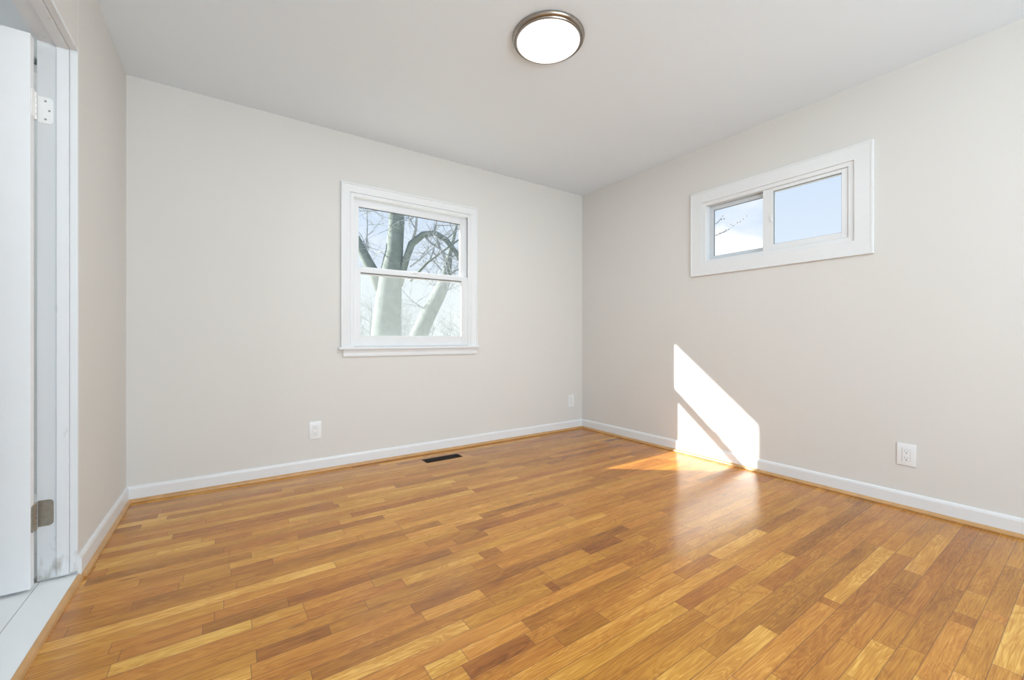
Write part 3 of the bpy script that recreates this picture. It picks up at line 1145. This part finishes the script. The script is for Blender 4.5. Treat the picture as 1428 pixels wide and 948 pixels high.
# big tree straight outside the window
rng = random.Random(5)
D = 8.6
T = lambda x, y, d=D: ray_at(x, y, d)
bm = bm_new()
base = T(538, 474)
pts = [Vector((base.x, base.y, -0.8)), T(538, 470), T(541, 430), T(544, 392), T(550, 350), T(553, 310), T(552, 270), T(556, 200), T(552, 120)]
rad = [0.36, 0.31, 0.27, 0.24, 0.175, 0.160, 0.150, 0.12, 0.05]
add_tube(bm, pts, rad, 14)
# arching limb to the right, left limb and the fork low down
add_tube(bm, [T(556, 398), T(566, 362), T(574, 340), T(590, 327), T(606, 325), T(622, 334), T(636, 352), T(650, 378)],
         [0.085, 0.075, 0.075, 0.07, 0.062, 0.055, 0.05, 0.04], 10)
add_tube(bm, [T(540, 420), T(524, 386), T(510, 360), T(496, 332), T(478, 310)], [0.14, 0.12, 0.105, 0.09, 0.06], 10)
add_tube(bm, [T(572, 392, 9.3), T(596, 366, 9.3), T(618, 350, 9.3), T(640, 334, 9.3)], [0.035, 0.03, 0.025, 0.02], 8)
tree = tag(obj('bare_tree', bm, M_BARK, smooth='full'), 'large bare tree with pale bark and arching limb, straight outside the double hung window',
           'tree')
bm = bm_new()
for (sx_, sy_, dx_, dy_, L_, r_) in ((553, 300, -20, -18, 1.3, .03), (574, 340, 20, -30, 1.5, .03), (606, 325, 8, -26, 1.2, .03),
                                     (590, 327, 10, 20, 1.3, .022), (622, 334, 18, -8, 1.0, .02), (606, 325, 6, 22, 1.1, .02),
                                     (510, 360, -6, -26, 1.2, .025), (550, 350, -30, -6, 1.2, .02), (600, 362, 8, -16, 1.0, .018),
                                     (560, 300, 24, -10, 1.4, .028), (618, 350, 10, 14, .9, .016), (552, 290, -26, 6, 1.2, .022),
                                     (632, 345, 6, 18, .9, .02), (572, 372, 22, -10, 1.2, .02)):
    p = T(sx_, sy_)
    d = T(sx_ + dx_, sy_ + dy_) - p
    grow(bm, p, d + Vector((0, rng.uniform(-.2, .2), 0)), L_, r_, 2, rng, 4)
o = obj('twigs', bm, M_BARK2, tree)
o['kind'] = 'stuff'
# second trunk leaning right
bm = bm_new()
b2 = ray_at(580, 474, 12.8)
add_tube(bm, [Vector((b2.x - 0.3, b2.y, -0.8)), ray_at(584, 468, 12.8), ray_at(598, 436, 12.8), ray_at(612, 410, 12.8), ray_at(622, 388, 12.8),
              ray_at(628, 350, 12.8), ray_at(640, 300, 12.8)], [0.31, 0.28, 0.25, 0.215, 0.17, 0.07, 0.04], 10)
t2 = tag(obj('bare_tree', bm, M_BARK, smooth='full'), 'slimmer bare tree leaning right behind the large trunk', 'tree')
bm = bm_new()
for (sx_, sy_, dx_, dy_, L_) in ((612, 410, -16, -20, 1.3), (598, 436, -18, -14, 1.2), (622, 388, 16, -10, 1.1), (612, 410, 16, -6, 1.2),
                                 (622, 388, -12, -24, 1.5), (628, 360, 14, -14, 1.2)):
    p = ray_at(sx_, sy_, 12.8)
    grow(bm, p, ray_at(sx_ + dx_, sy_ + dy_, 12.8) - p, L_, 0.028, 2, rng, 4)
o = obj('twigs', bm, M_BARK2, t2)
o['kind'] = 'stuff'

# bare wood further back
rng2 = random.Random(9)
protos = []
for s_ in range(3):
    bm = bm_new()
    hgt = rng2.uniform(5.0, 6.5)
    pp = [Vector((0, 0, -0.1))]
    rr = [0.12]
    for i in range(6):
        pp.append(Vector((rng2.gauss(0, 0.08), rng2.gauss(0, 0.08), hgt * (i + 1) / 6)))
        rr.append(0.11 * (1 - 0.8 * (i + 1) / 6))
    add_tube(bm, pp, rr, 6)
    for i in range(1, 7):
        for _ in range(4):
            az = rng2.uniform(0, 2 * math.pi)
            grow(bm, pp[i], Vector((math.cos(az), math.sin(az), 0.9)), rng2.uniform(1.2, 2.2), rr[i] * 0.35 + 0.006, 2, rng2, 3)
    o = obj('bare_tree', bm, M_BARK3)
    protos.append(o)
    C.objects.unlink(o)
cnt = 0
for row_, dist in enumerate((17.0, 19.9, 22.8, 25.7, 28.6, 31.5, 34.4, 37.3)):
    lo, hi = (462 - 714) / FPX * dist - 0.4, (700 - 714) / FPX * dist + 0.4
    nn = max(2, int((hi - lo) / 2.9) + 1)
    step = (hi - lo) / (nn - 1) if nn > 1 else 0
    shift = 0.5 * step * (row_ % 2) - 0.25 * step
    for i in range(nn):
        a_ = lo + step * i + shift + rng2.uniform(-0.1, 0.1)
        c_, s__ = math.cos(YAW), math.sin(YAW)
        o = protos[cnt % 3].copy()
        cnt += 1
        C.objects.link(o)
        s_ = rng2.uniform(0.54, 0.62)
        o.scale = (s_, s_, s_)
        o.location = (s__ * dist + c_ * a_, c_ * dist - s__ * a_, -0.72)
        o.rotation_euler = (0, 0, rng2.uniform(0, 6.28))
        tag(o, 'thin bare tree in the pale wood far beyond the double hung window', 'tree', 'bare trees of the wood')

# tree beside the house, its budding twigs reach past the slider
rng3 = random.Random(4)
bm = bm_new()
D3 = 7.0
q = lambda x, y, d=D3: ray_at(x, y, d)
b3 = q(925, 474)
add_tube(bm, [Vector((b3.x, b3.y, -0.8)), q(925, 420), q(930, 330), q(934, 250), q(930, 180)], [0.12, 0.10, 0.08, 0.06, 0.02], 8)
add_tube(bm, [q(930, 330), q(960, 335), q(985, 333), q(1004, 326), q(1014, 322)], [0.035, 0.022, 0.012, 0.006, 0.004], 6)
add_tube(bm, [q(1004, 326), q(1018, 318), q(1028, 311), q(1036, 306), q(1041, 301)], [0.006, 0.005, 0.004, 0.003, 0.002], 5)
add_tube(bm, [q(930, 300), q(965, 318), q(988, 316), q(1000, 311), q(1008, 301)], [0.03, 0.018, 0.010, 0.005, 0.003], 6)
add_tube(bm, [q(1000, 311), q(1005, 306), q(1010, 305)], [0.004, 0.003, 0.002], 5)
t3 = tag(obj('budding_tree', bm, M_BARK2), 'slender tree whose budding twigs show in the left pane of the slider window', 'tree')
for (x_, y_) in ((1041, 301), (1036, 305), (1028, 310), (1022, 315), (1016, 320), (1012, 321), (1008, 301), (1010, 305), (1006, 306),
                 (1004, 325), (1001, 310), (1032, 309), (1019, 313)):
    bm = bm_new()
    c = q(x_, y_)
    add_lathe(bm, [(0, -0.012), (0.007, -0.006), (0.008, 0.002), (0.004, 0.010), (0, 0.014)], c, 8)
    obj('bud', bm, M_BUD, t3, smooth='full')
